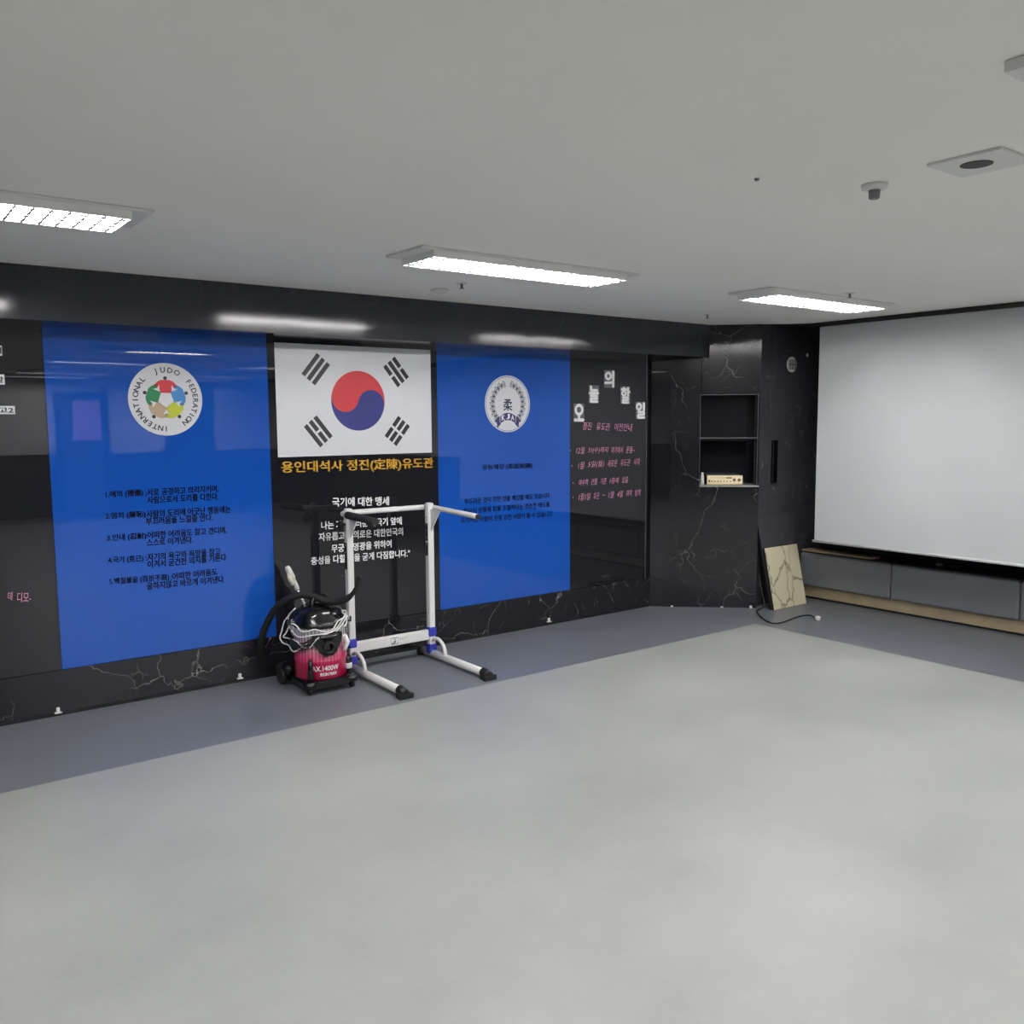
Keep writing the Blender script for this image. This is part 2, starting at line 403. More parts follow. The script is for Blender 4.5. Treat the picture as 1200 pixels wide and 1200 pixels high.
for s, a, c, h in (('정진 유도관   이전안내', (683, 499), (741, 501), .062), ('· 12월 31(수)까지 여기에서 운동~', (668, 528), (744, 527), .055),
                   ('·  1월 5일(월) 새로운 유도관 시작', (669.5, 546), (750, 541), .058), ('·  여수역 건물  기존  1층에 있음', (671, 566), (736, 562), .05),
                   ('· 1월1일 휴관 ~ 1월 4일 까지 방학', (671, 583), (751, 577), .055)):
    words = [q for q in s.split(' ') if q]; tot = sum(len(q) for q in words)+len(words)-1; pos = 0
    for q in words:                                   # each handwritten word is a part of its own
        f0 = pos/tot; f1 = f0+(.28 if q == '·' else len(q))/tot; pos += len(q)+1
        text_line(q, (a[0]+(c[0]-a[0])*f0, a[1]+(c[1]-a[1])*f0), (a[0]+(c[0]-a[0])*f1, a[1]+(c[1]-a[1])*f1), h if len(q) > 1 or q.isalnum() else .008, M['letter_pink'], p_memo, 'handwritten_word', bold=-.005, shear=.25)
text_line('데', (9, 698.5), (15, 698.5), .045, M['letter_pink'], p_left, 'handwritten_word', bold=-.005, shear=.2)
text_line('디모-', (20, 700), (36, 700), .055, M['letter_pink'], p_left, 'handwritten_word', bold=-.005, shear=.2)

# white letter tiles, each stuck on the memo panel
TY = GP-.0004
m_tile = mat('clear_grey_acrylic_edge', '#54575c', .3)
def tile(ch, x, z, wd, ht, label, group):
    t = thing('letter_tile', label, 'letter tile', (x, TY, z-ht/2), 0, group)
    MB().box(-wd/2-.006, wd/2+.006, -.004, 0, -.006, ht+.006, .002).build('backing', m_tile, t)
    mb = MB(); put_text(mb, ch, -wd/2, wd/2, ht/2, ht/2, ht, -.0048, .055); mb.build('glyph', M['letter_white'], t)
for ch, x, z, name in (('오', 4.658, 1.654, 'lowest left tile, above pink handwriting'), ('늘', 4.815, 1.80, 'second from the left of the arch'), ('의', 4.981, 1.922, 'topmost tile of the arch'),
                       ('할', 5.163, 1.795, 'second from the right of the arch'), ('일', 5.337, 1.672, 'lowest right tile, beside the metal strip')):
    tile(ch, x, z, .098, .128, 'white block letter tile reading '+ch+', '+name, 'white letter tiles arched on the memo panel')
for x, z, wd, ht, ch, lab in ((.655, 1.973, .10, .052, '의', 'white letter tile, topmost of three cut by the left image edge'),
                              (.658, 1.825, .10, .052, '할', 'white letter tile, middle of three cut by the left image edge'),
                              (.662, 1.668, .17, .042, '고2', 'small white name tag, lowest of three at the left image edge')):
    t = thing('letter_tile', lab, 'letter tile', (x, TY, z-ht/2), 0, 'white tiles on the left panel')
    MB().box(-wd/2, wd/2, -.003, 0, 0, ht, .001).build('backing', M['white_sticker'], t)
    mb = MB(); put_text(mb, ch, wd*.05, wd*.45, ht/2, ht/2, ht*.6, -.0036, .03); mb.build('glyph', M['flag_black'], t)

# flag
FX0, FX1, FZ0, FZ1 = 2.175, 3.298, 1.378, 2.083
flag = thing('national_flag', 'white flag poster with red and blue circle and black bars', 'flag', ((FX0+FX1)/2, GP-.0004, FZ0))
def on_thing(mb, name, material, t): o = mb.build(name, material, t); o.location = -Vector(t.location); return o
on_thing(MB().box(FX0, FX1, GP-.0024, GP-.0004, FZ0, FZ1), 'field', M['white_sticker'], flag)
cx, cz, R_ = 2.739, 1.731, .1945; ty = GP-.0028; tilt = math.radians(-15)
def rot2(x, z, a): return (cx+x*math.cos(a)-z*math.sin(a), cz+x*math.sin(a)+z*math.cos(a))
def half(sign):
    pts = []
    for k in range(49):                                # outer half circle
        a = PI*k/48; pts.append((R_*math.cos(a), sign*R_*math.sin(a)))
    # back from the left end to the right along the S curve (red bulges down on the left, blue up on the right)
    for k in range(1, 25):
        a = PI+PI*k/24; pts.append((-R_/2+R_/2*math.cos(a), R_/2*math.sin(a)))
    for k in range(1, 24):
        a = PI-PI*k/24; pts.append((R_/2+R_/2*math.cos(a), R_/2*math.sin(a)))
    return [rot2(x, z, tilt) for x, z in pts]
mb = MB(); flat(mb, half(1), ty); on_thing(mb, 'red_half', M['flag_red'], flag)
mb = MB(); flat(mb, half(-1), ty); on_thing(mb, 'blue_half', M['flag_blue'], flag)
def trigram(x, z, ang, pattern):
    mb = MB(); l, wd, gap = .171, .0285, .0145; a = math.radians(ang)
    for k, solid in enumerate(pattern):
        off = (k-1)*(wd+gap)
        for (s0, s1) in ([(-l/2, l/2)] if solid else [(-l/2, -.008), (.008, l/2)]):
            q = [(s0, off-wd/2), (s1, off-wd/2), (s1, off+wd/2), (s0, off+wd/2)]
            flat(mb, [(x+u*math.cos(a)-v*math.sin(a), z+u*math.sin(a)+v*math.cos(a)) for u, v in q], ty)
    on_thing(mb, 'trigram', M['flag_black'], flag)
trigram(2.445, 1.928, 51, (1, 1, 1)); trigram(3.026, 1.926, -51, (0, 1, 0))
trigram(2.45, 1.535, -51, (1, 0, 1)); trigram(3.026, 1.531, 51, (0, 0, 0))

# gold raised lettering
mb = MB(); line_text(mb, '용인대석사 정진(定陳)유도관', (329.5, 548.5), (507, 543), .083, y=0, bold=.016)
fr = [(x, GP-.010+y, z) for x, y, z in mb.v]; n = len(fr)
edges = {}
for f in mb.f:
    for i in range(len(f)):
        e = (f[i], f[(i+1) % len(f)]); edges[e] = 1
side = [[a, b_, b_+n, a+n] for (a, b_) in edges if (b_, a) not in edges]
g = MB(); g.add(fr+[(x, GP-.0005, z) for x, y, z in fr], list(mb.f)+[[q[0], q[3], q[2], q[1]] for q in side])
go = g.build('gold_lettering', M['gold'])
tag(go, 'row of raised gold Korean letters right below the flag', 'sign lettering')

# round judo emblem
ecx, ecz, er = 1.515, 1.730, .2065
emb = thing('judo_emblem', 'round white emblem with five coloured judo figures in a ring', 'emblem', (ecx, GP-.0004, ecz-er))
mb = MB(); disc(mb, ecx, ecz, er, GP-.0016, 64); on_thing(mb, 'disc', M['white_sticker'], emb)
cols = {'red_figure': '#c8323c', 'blue_figure': '#3f86c8', 'yellow_figure': '#b9c22c', 'tan_figure': '#b29a80', 'green_figure': '#1c7a4a'}
shape = [(-.064, .118), (-.036, .132), (.036, .132), (.064, .118), (.094, .086), (.070, .062), (.050, .092), (.046, .026), (-.046, .026), (-.050, .092), (-.070, .062), (-.094, .086)]
for k, (nm, c) in enumerate(cols.items()):
    a = -2*PI*k/5; mb = MB(); s_ = .69
    P = [(ecx+(x*math.cos(a)-z*math.sin(a))*s_, ecz+(x*math.sin(a)+z*math.cos(a))*s_) for x, z in [(x_, z_+.028) for x_, z_ in shape]]
    vs = [(x, GP-.0022, z) for x, z in P]
    mb.add(vs, [[1, 2, 3, 6, 7, 8, 9, 0] if False else [0, 9, 8, 7, 6, 3, 2, 1], [0, 11, 10, 9], [3, 6, 5, 4]])
    on_thing(mb, nm, mat(nm, c, .45), emb)
    hd = MB(); disc(hd, ecx-math.sin(a)*.121, ecz+math.cos(a)*.121, .0105, GP-.0022, 16); on_thing(hd, 'head', M['flag_black'], emb)
def arc_text(mb, s, a0, a1, r, h, c, y, bold=.0):     # clockwise from a0 to a1, degrees from the top
    n = len(s)
    for k, ch in enumerate(s):
        if ch == ' ': continue
        vs, fs = text_geo(ch); a = math.radians(a0+(a1-a0)*k/(n-1)); xs = [q[0] for q in vs]; mx_ = (min(xs)+max(xs))/2
        sc = h/.7
        for j, (dx, dy) in enumerate(bold_copies(bold)):
            out = []
            for x, q in vs:
                u, v_ = (x+dx-mx_)*sc, (q+dy)*sc-h/2+r
                out.append((c[0]+u*math.cos(a)+v_*math.sin(a), y-.00006*j, c[1]-u*math.sin(a)+v_*math.cos(a)))
            mb.add(out, fs)
mb = MB(); arc_text(mb, 'INTERNATIONAL', 182, 312, .168, .030, (ecx, ecz), GP-.0022, .024); on_thing(mb, 'lettering', M['flag_black'], emb)
mb = MB(); arc_text(mb, 'JUDO', 342, 384, .168, .030, (ecx, ecz), GP-.0022, .024); on_thing(mb, 'lettering', M['flag_black'], emb)
mb = MB(); arc_text(mb, 'FEDERATION', 52, 142, .168, .030, (ecx, ecz), GP-.0022, .024); on_thing(mb, 'lettering', M['flag_black'], emb)

# wreath emblem
kx, kz, kr = 3.9625, 1.718, .208
kj = thing('wreath_emblem', 'round white emblem with laurel wreath and purple ribbon on blue panel', 'emblem', (kx, GP-.0004, kz-kr))
mb = MB(); disc(mb, kx, kz, kr, GP-.0014, 64); on_thing(mb, 'disc', M['white_sticker'], kj)
mb = MB(); ring(mb, kx, kz, kr*.945, kr*.965, GP-.002, 64); on_thing(mb, 'border', mat('steel_blue_ink', '#4a6c9c', .5), kj)
wm_ = mat('grey_navy_ink', '#3a3d50', .5)
for sgn in (-1, 1):
    brs = MB()
    for k in range(9):
        t_ = k/8; a = math.radians(232-118*t_) if sgn < 0 else math.radians(-52+118*t_)
        r_ = .143; x, z = kx+r_*math.cos(a)*(.98 if True else 1), kz+.0+r_*math.sin(a)*1.02
        dirn = a-sgn*PI/2 if sgn < 0 else a+PI/2
        dirn = a-PI/2 if sgn < 0 else a+PI/2
        for off in (-.55, 0, .55):
            aa = dirn+off; ln = .026
            lx, lz = x+ln*.62*math.cos(aa)+(.012*off)*math.cos(a)*0, z+ln*.62*math.sin(aa)
            ring(brs, lx, lz, .72, 1.0, GP-.0021, 14, .024, .011, aa)
        disc(brs, x, z, .0065, GP-.0022, 8)
    on_thing(brs, 'laurel_branch', wm_, kj)
pm = mat('purple_navy_ink', '#2a2668', .45)
mb = MB()
put_text(mb, '柔', kx-.040, kx+.040, 1.710, 1.710, .083, GP-.0021, .028); on_thing(mb, 'character', mat('navy_ink', '#1e2440', .45), kj)
mb = MB(); n = 10
def rib(u, v): return (kx+u, 1.598+v+.028*(1-(u/.075)**2))
vs = []
for k in range(n+1):
    u = -.07+.14*k/n
    a, c = rib(u, -.027), rib(u, .027); vs += [(a[0], GP-.0021, a[1]), (c[0], GP-.0021, c[1])]
mb.add(vs, [[2*k, 2*k+2, 2*k+3, 2*k+1] for k in range(n)])
for s in (-1, 1):
    flat(mb, [(kx+s*.074, 1.585), (kx+s*.074, 1.622), (kx+s*.088, 1.628), (kx+s*.125, 1.588), (kx+s*.103, 1.582), (kx+s*.098, 1.540), (kx+s*.064, 1.572)], GP-.0020)
rb = on_thing(mb, 'ribbon', pm, kj)
mb = MB()
for ch, u in (('K', -.043), ('J', 0), ('A', .043)):
    c = rib(u, 0); put_text(mb, ch, c[0]-.014, c[0]+.014, c[1], c[1], .038, GP-.0027, .03)
rl = mb.build('ribbon_lettering', M['letter_white'], rb)

# ------------------------------------------------------------------ corner tower with the niche
ang = math.atan2(CU.y, CU.x)
tw = thing('niche_tower', 'black marble corner tower with an open two-shelf niche', 'built-in cabinet', (CA.x, CA.y, 0), ang)
# local frame: x along the face, y into the wall
LW = .735; NU0, NU1, NZ0, NZ1, ND = .248, .715, 1.042, 1.795, .25
bd = MB().box(0, NU0, 0, .30, 0, H).box(NU1, LW, 0, .06, 0, H).box(NU0, NU1, 0, ND, 0, NZ0-.012).box(NU0, NU1, 0, ND, NZ1, H)
bd.build('body', M['marble'], tw)
MB().box(NU0, NU1, ND, ND+.02, NZ0-.012, NZ1).box(NU1, NU1+.012, .06, ND, NZ0-.012, NZ1).build('niche_lining', M['glass_black'], tw)
MB().box(NU0, NU1+.02, -.006, ND, NZ0-.012, NZ0).build('niche_ledge', M['shelf_light'], tw)
sh = MB().box(NU0, NU1, .004, ND, 1.425, 1.443).build('shelf', M['glass_black'], tw)
MB().box(NU0, NU1, -.001, .004, 1.434, 1.444).build('edge_trim', M['dark_alu'], sh)
et = MB().box(NU0-.004, NU0, -.003, .002, NZ0, NZ1).box(NU1, NU1+.004, -.003, .002, NZ0, NZ1).box(NU0-.004, NU1+.004, -.003, .002, NZ1, NZ1+.005)
et.build('niche_trim', M['dark_alu'], tw)
MB().box(NU0+.003, LW-.002, -.014, -.0005, NZ1+.008, 2.098, .002).build('upper_door', M['marble'], tw)
for u0, hz_ in ((.02, .012), (.44, .010), (.68, .02)): MB().box(u0, u0+.02, -.013, 0, 0, hz_, .002).build('floor_clip', M['white_plastic'], tw)
# amplifier
def tw_pt(u, d, z): v = CA + CU*u + CN*d; return (v.x, v.y, z)
amp = thing('amplifier', 'champagne coloured audio amplifier on the niche ledge', 'amplifier', tw_pt(.464, .06, NZ0), ang)
MB().box(-.145, .145, .006, .18, .006, .078, .003).build('case', M['black'], amp)
MB().box(-.148, .148, -.004, .006, .004, .08, .002).build('front_panel', M['gold_face'], amp)
MB().box(.012, .058, -.0055, -.004, .055, .064).build('display', M['black'], amp)
MB().box(-.135, -.125, -.006, -.004, .022, .042).build('power_switch', M['black'], amp)
for k in range(7):
    x = -.11+k*.026
    MB().lathe([(.0055, 0), (.0055, .006)], n=10, mtx=Matrix.Translation((x, -.004, .03)) @ Matrix.Rotation(PI/2, 4, 'X')).build('knob', M['grey_plastic'] if k > 1 else M['black'], amp)
for x in (.078, .118):
    MB().lathe([(.014, 0), (.012, .012)], n=20, mtx=Matrix.Translation((x, -.004, .042)) @ Matrix.Rotation(PI/2, 4, 'X')).build('volume_knob', M['chrome'], amp)
tm = MB(); put_text(tm, 'STEREO AMPLIFIER'[:0] or '- - - - - - - -', -.12, 0, .06, .06, .005, -.0045); tm.build('panel_marks', M['grey_plastic'], amp)
for sx in (-.12, .12): MB().box(sx-.012, sx+.012, .02, .045, 0, .006).build('foot', M['black_rubber'], amp)
# crumpled pale bag beside it
bp = []
random.seed(3)
for k in range(7):
    z = .105*k/6; bp.append((.020*(1-.35*(k/6))*(.8+.4*random.random()), z))
bag = MB().lathe(bp, n=9).build('crumpled_bag', mat('pale_grey_plastic_film', '#c4c4c0', .35))
bag.location = tw_pt(.277, .07, NZ0); tag(bag, 'small crumpled pale bag standing left of the amplifier', 'bag')

# round vent and small cap on the closet wall
vt = thing('wall_vent', 'small round grey vent high on the black closet door', 'vent', (6.594, VY-.006, 1.995))
rm = Matrix.Translation((0, 0, .064)) @ Matrix.Rotation(PI/2, 4, 'X')
MB().lathe([(.066, 0), (.066, .006), (.060, .010), (.054, .010)], n=36, mtx=rm).build('rim', M['white_plastic'], vt)
g = MB()
for k in range(5): g.box(-.05+k*.022, -.043+k*.022, -.014, -.0105, .02, .108)
g.box(-.054, .054, -.0145, -.0105, .061, .067).build('grille', M['black_rubber'], vt)
cp_ = MB().lathe([(.016, 0), (.016, .004), (.007, .008)], n=16, mtx=Matrix.Rotation(PI/2, 4, 'X')).build('screw_cap', M['white_plastic'])
cp_.location = (6.815, VY-.006, 2.147); tag(cp_, 'tiny white cap right of the round vent', 'cap')

# ------------------------------------------------------------------ projection screen
sx = 6.43; sy0, sy1 = .95, 4.352
ps = thing('projection_screen', 'wide white pull-down projection screen above the padded bench', 'projection screen', (sx, (sy0+sy1)/2, .562))
pl = Vector(ps.location)
g = MB(); nu, nv = 60, 24; vs = []
for i in range(nu+1):
    for j in range(nv+1):
        y = sy0+(sy1-sy0)*i/nu; z = .585+(H-.03-.585)*j/nv
        xo = .006*math.sin(y*4.3+z*1.7)*(1-j/nv)+.004*math.sin(y*9.1-z*3)*(1-j/nv)
        vs.append((sx+xo, y, z))
fs = [[i*(nv+1)+j, i*(nv+1)+j+1, (i+1)*(nv+1)+j+1, (i+1)*(nv+1)+j] for i in range(nu) for j in range(nv)]
g.add(vs, fs, True)
k0 = len(g.v); g.add([(x+.002, y, z) for x, y, z in vs], [f[::-1] for f in fs], True)
o = g.build('fabric', M['screen'], ps); o.location = -pl
o = MB().tube([(sx, sy0-.01, .582), (sx, sy1+.012, .582)], .011, 12).build('weight_bar', M['white_paint'], ps); o.location = -pl
o = MB().box(sx-.028, sx+.05, sy0-.06, sy1+.07, H-.036, H-.0005, .004).build('housing', M['black_plastic'], ps); o.location = -pl

# ------------------------------------------------------------------ padded bench below the screen
bn = thing('padded_bench', 'long low grey padded bench along the right wall', 'bench', (6.83, 2.9, 0))
bl = Vector(bn.location)
def bpart(mb, name, material): o = mb.build(name, material, bn); o.location = -bl; return o
by0, by1 = .95, 4.735
bpart(MB().box(6.83, 7.08, by0, by1, .018, .30), 'plinth', M['wood'])
bpart(MB().box(6.838, 7.07, by0, by1, 0, .018), 'toe_strip', M['black'])
bpart(MB().box(6.80, 7.09, by0, by1, .405, .42).box(6.86, 7.08, by0, by1, .30, .405), 'top_board', M['black'])
bpart(MB().box(6.815, 6.93, 4.05, by1, .4205, .436, .002), 'ledge_strip', M['wood'])
ys = [by1-.005, 3.865, 2.865, 1.87, .96]
for a, c in zip(ys[1:], ys[:-1]):
    bpart(MB().box(6.775, 6.86, a+.0015, c-.0015, .118, .412, .022, seg=5), 'cushion', M['leather'])
for (px, py), s, nm, lab in (((1101, 662), .030, 'paper_scrap', 'pale scrap lying on the dark ledge below the screen'), ((1115.5, 664), .012, 'bottle_cap', 'tiny white cap right of the pale scrap on the ledge')):
    p = on(2, .425, px, py); p[0] = min(max(p[0], 6.83), 7.05)
    e = MB().lathe([(s*.7, 0), (s, s*.25), (s*.8, s*.55), (s*.3, s*.6)], n=9).build(nm, mat('cream_paper', '#cfc6a4', .8) if s > .02 else M['paper'])
    e.location = (p[0], p[1], .4203); tag(e, lab, 'scrap' if s > .02 else 'cap')

# ------------------------------------------------------------------ leaning boards and the loose cord
lean = math.atan2(.175, .79)
def board(name, x0, w_, h_, yb, material, edge, label, loc_z=0):
    t = thing(name, label, 'board', (x0+w_/2, yb, 0))
    o = MB().box(-w_/2, w_/2, 0, .018, 0, h_, .0015).build('panel', edge, t); o.rotation_euler.x = -lean; o.location = (0, 0, .0008)
    f = MB().box(-w_/2+.002, w_/2-.002, -.0012, 0, .002, h_-.002).build('face', material, t); f.rotation_euler.x = -lean; f.location = (0, 0, .0008)
    return t
board('black_marble_board', 6.145, .475, .80, 4.548, M['marble_door'], M['black'], 'black marble board leaning on the closet wall behind the beige board')
board('beige_marble_board', 6.15, .452, .525, 4.525, M['beige'], M['black'], 'beige marble board leaning in front of the taller black board')
pw = thing('power_cord', 'black power cord with grey plug lying on the dark floor by the boards', 'cord', (6.2, 4.4, 0))
cpts = [(890, 672, .30), (888, 690, .15), (886.5, 705, .05), (887, 716, .006), (893, 724, .006), (901, 729, .006), (909, 730.5, .006), (918, 729, .006), (930, 724.5, .006), (940, 721.5, .006), (950, 721, .006), (956, 725, .006)]
pp = []
for px, py, z in cpts:
    p = on(2, z, px, py) if z < .01 else on(1, 4.70-.25*(.30-z), px, py)
    pp.append(p)
pp[0:3] = [Vector((6.115, 4.66, .29)), Vector((6.105, 4.62, .15)), Vector((6.10, 4.585, .04))]
o = MB().tube(spline(pp, 5), .0055, 8).build('cable', M['black_rubber'], pw); o.location = -Vector(pw.location)
e = Vector(pp[-1]); d_ = (Vector(pp[-1])-Vector(pp[-2])); d_.z = 0; d_.normalize()
q = MB().tube([e+Vector((0, 0, .006)), e+d_*.02+Vector((0, 0, .012)), e+d_*.06+Vector((0, 0, .017))], [.010, .017, .019], 14)
o = q.build('plug', M['silver'], pw); o.location = -Vector(pw.location)
s_ = Vector((-d_.y, d_.x, 0))
q = MB()
for k in (-1, 1): q.tube([e+d_*.06+s_*.009*k+Vector((0, 0, .017)), e+d_*.085+s_*.009*k+Vector((0, 0, .017))], .003, 8)
o = q.build('prong', M['chrome'], pw); o.location = -Vector(pw.location)

# ------------------------------------------------------------------ dip stand
ds = thing('dip_stand', 'white steel dip and push-up stand in front of the black pledge panel', 'exercise stand', (2.82, 4.85, 0))
dl = Vector(ds.location)
def dpart(mb, name, material, parent=None): o = mb.build(name, material, parent or ds); o.location = -dl if parent is None else (0, 0, 0); return o
PX = (2.52, 3.115); PY = 5.05
for i, x in enumerate(PX):
    dpart(MB().tube([(x, 5.17, .034), (x, 4.42, .034)], .025, 16), 'base_bar', M['white_paint'])
    for y0, y1 in ((4.43, 4.36), (5.15, 5.195)):
        a, c = min(y0, y1), max(y0, y1)
        if y0 < 5: dpart(MB().prism([(x-.034, c), (x+.034, c), (x+.044, a), (x-.044, a)], 0, .030).tube([(x, c+.012, .036), (x, a+.012, .030)], [.030, .024], 16), 'foot_cap', M['black_rubber'])
        else: dpart(MB().box(x-.034, x+.034, a, c, 0, .062, .010), 'foot_cap', M['black_rubber'])
    dpart(MB().box(x-.023, x+.023, PY-.023, PY+.023, .05, 1.055, .009, seg=3), 'post', M['white_paint'])
    for z0, z1 in ((.055, .112), (.165, .225)) if i == 0 else ((.03, .10), (.15, .215)):
        dpart(MB().box(x-.029, x+.029, PY-.029, PY+.029, z0, z1, .010), 'blue_sleeve', M['blue_tape'])
    br = [(x, PY-.018, .125), (x, PY-.06, .142), (x, PY-.10, .14), (x, PY-.145, .118), (x, PY-.17, .08), (x, PY-.175, .034)]
    dpart(MB().tube(spline(br, 5), .0125, 12), 'brace', M['white_paint'])
    gp = [(PY-.02, 1.015), (PY-.135, 1.005), (PY-.02, .865)]
    dpart(MB().add([(x-.004, y, z) for y, z in gp]+[(x+.004, y, z) for y, z in gp], [[0, 1, 2], [5, 4, 3], [0, 3, 4, 1], [1, 4, 5, 2], [2, 5, 3, 0]]), 'gusset', M['white_paint'])
    h_ = MB()
    for k in range(5): h_.lathe([(.006, 0), (.006, .002)], n=10, mtx=Matrix.Translation((x-.023, PY, .78+.045*k)) @ Matrix.Rotation(-PI/2, 4, 'Y'))
    dpart(h_, 'adjustment_holes', M['grey_plastic'])
dpart(MB().box(3.091, 3.092, PY-.016, PY+.014, .80, .92).box(3.091, 3.092, PY-.016, PY+.014, .70, .79), 'warning_label', M['foam'])
dpart(MB().box(2.496, 2.497, PY-.018, PY+.016, .67, .84), 'warning_label', M['foam'])
dpart(MB().lathe([(.010, 0), (.010, .02), (.026, .022), (.026, .04), (.02, .044)], n=18, mtx=Matrix.Translation((2.497, PY, .955)) @ Matrix.Rotation(-PI/2, 4, 'Y')), 'clamp_knob', M['black_rubber'])
uz = 1.022
u_ = [(3.145, 4.53, uz-.02), (3.145, 4.95, uz-.004), (3.142, 5.04, uz), (3.115, 5.09, uz), (3.05, 5.105, uz), (2.58, 5.105, uz), (2.515, 5.09, uz), (2.485, 5.04, uz), (2.482, 4.95, uz), (2.482, 4.64, uz-.012)]
dpart(MB().tube(spline(u_, 6), .0175, 14), 'dip_bar', M['white_paint'])
dpart(MB().tube([(3.145, 4.533, uz-.02), (3.145, 4.518, uz-.0205)], .0165, 14), 'end_plug', M['black_rubber'])
dpart(MB().tube([(2.482, 4.98, uz-.001), (2.482, 4.80, uz-.006), (2.482, 4.62, uz-.012)], [.0235, .0235, .023], 16), 'foam_grip', M['foam'])
cb = dpart(MB().box(2.538, 3.097, PY-.016, PY+.016, .128, .198, .008, seg=3), 'cross_bar', M['white_paint'])
lg = MB().box(2.80, 2.85, PY-.0172, PY-.0166, .140, .186)
lg = dpart(lg, 'logo_label', M['grey_plastic'])
lt = MB(); put_text(lt, 'FJ', 2.805, 2.845, .163, .163, .034, PY-.0176, .04); lt.build('logo_lettering', M['letter_white'], lg)
lt = MB(); put_text(lt, 'HEALTH', 2.86, 2.92, .172, .174, .010, PY-.0168); dpart(lt, 'small_lettering', M['grey_plastic'])

# ------------------------------------------------------------------ vacuum cleaner
VX, VYc = 2.245, 4.915
vc = thing('vacuum_cleaner', 'drum vacuum cleaner, black lid over a crimson striped drum', 'vacuum cleaner', (VX, VYc, 0))
vl = Vector(vc.location); caz = math.atan2(-VYc, -VX)
def vpart(mb, name, material, parent=None): return mb.build(name, material, parent or vc)
def W(p): return Vector(p)-vl
bs = MB(); rr = .155; bpoly = []
for sx_, sy_, a0 in ((1, 1, 0), (-1, 1, 90), (-1, -1, 180), (1, -1, 270)):
    for k in range(5):
        a = math.radians(a0+22.5*k); bpoly.append((sx_*(rr-.05)+.05*math.cos(a), (.19 if sy_ > 0 else -.115)+.05*math.sin(a)))
bs.prism(bpoly, .034, .062); bs.prism([(x*.93, y*.93) for x, y in bpoly], .062, .078)
vpart(bs, 'base_tray', M['black_plastic'])
for x, y in ((-.135, -.135), (.135, -.135)):
    MB().lathe([(.022, 0), (.026, .004), (.026, .018), (.022, .022)], n=20, mtx=Matrix.Translation((x-.011, y, .0262)) @ Matrix.Rotation(PI/2, 4, 'Y')).lathe([(.018, 0), (.018, .02)], c=(x, y, .034), n=12).build('caster', M['black_rubber'], vc)
    # corner socket that holds a caster
    MB().lathe([(.040, 0), (.040, .02), (.030, .036)], c=(x, y, .044), n=16).build('caster_socket', M['black_plastic'], vc)
for x in (-.172, .172):
    MB().lathe([(.046, -.016), (.052, -.012), (.052, .012), (.046, .016)], n=28, mtx=Matrix.Translation((x, .19, .0525)) @ Matrix.Rotation(PI/2, 4, 'Y')).lathe([(.02, -.019), (.02, .019)], n=16, mtx=Matrix.Translation((x, .19, .0525)) @ Matrix.Rotation(PI/2, 4, 'Y')).build('rear_wheel', M['black_rubber'], vc)
MB().lathe([(.052, .062), (.05, .10), (.04, .125)], c=(-.13, .165, 0), n=18).build('rear_column', M['black_plastic'], vc)
MB().lathe([(.150, .078), (.155, .084), (.155, .180), (.1575, .184), (.1575, .190), (.155, .194), (.155, .385), (.152, .392)], n=64).build('drum', M['drum'], vc)
MB().lathe([(.160, .384), (.164, .390), (.164, .404), (.158, .414), (.150, .424), (.143, .45), (.128, .478), (.105, .497), (.07, .508), (.03, .511)], n=56).build('lid', M['black_plastic'], vc)
MB().lathe([(.06, .509), (.058, .53), (.045, .536)], n=28).build('motor_cap', M['black_plastic'], vc)
hp = [(-.07, 0, .50), (-.06, 0, .535), (-.035, 0, .552), (.035, 0, .552), (.06, 0, .535), (.07, 0, .50)]
MB().tube([Matrix.Rotation(.5, 4, 'Z') @ Vector(p) for p in spline(hp, 4)], .012, 10).build('carry_handle', M['black_plastic'], vc)
# suction inlet
ia = math.radians(-99)
im = Matrix.Rotation(ia, 4, 'Z')
pl_ = MB(); n = 12; outline = [(-.085, .345), (-.08, .36), (.08, .36), (.085, .345), (.078, .30), (.045, .245), (.02, .225), (-.02, .225), (-.045, .245), (-.078, .30)]
fr = []; bk = []
for u, z in outline:
    a = u/.158; fr.append(im @ Vector((.178*math.cos(a), .178*math.sin(a), z))); bk.append(im @ Vector((.150*math.cos(a), .150*math.sin(a), z)))
k_ = len(outline)
ctr = [im @ Vector((.185, 0, .30))]
pl_.add(fr+bk+ctr, [[i, (i+1) % k_, 2*k_] if True else 0 for i in range(k_)][::1] + [[i, k_+i, k_+(i+1) % k_, (i+1) % k_] for i in range(k_)])
inl = vpart(pl_, 'inlet_plate', M['black_plastic'])
rm = im @ Matrix.Translation((.170, 0, .278)) @ Matrix.Rotation(PI/2, 4, 'Y')
MB().lathe([(.036, 0), (.036, .030), (.031, .034), (.027, .034), (.027, .006)], n=28, mtx=rm).build('inlet_ring', M['black_rubber'], inl)
MB().box(-.055, .055, .174, .205, .335, .357, .008, mtx=Matrix.Rotation(ia-PI/2, 4, 'Z')).build('inlet_visor', M['black_plastic'], inl)
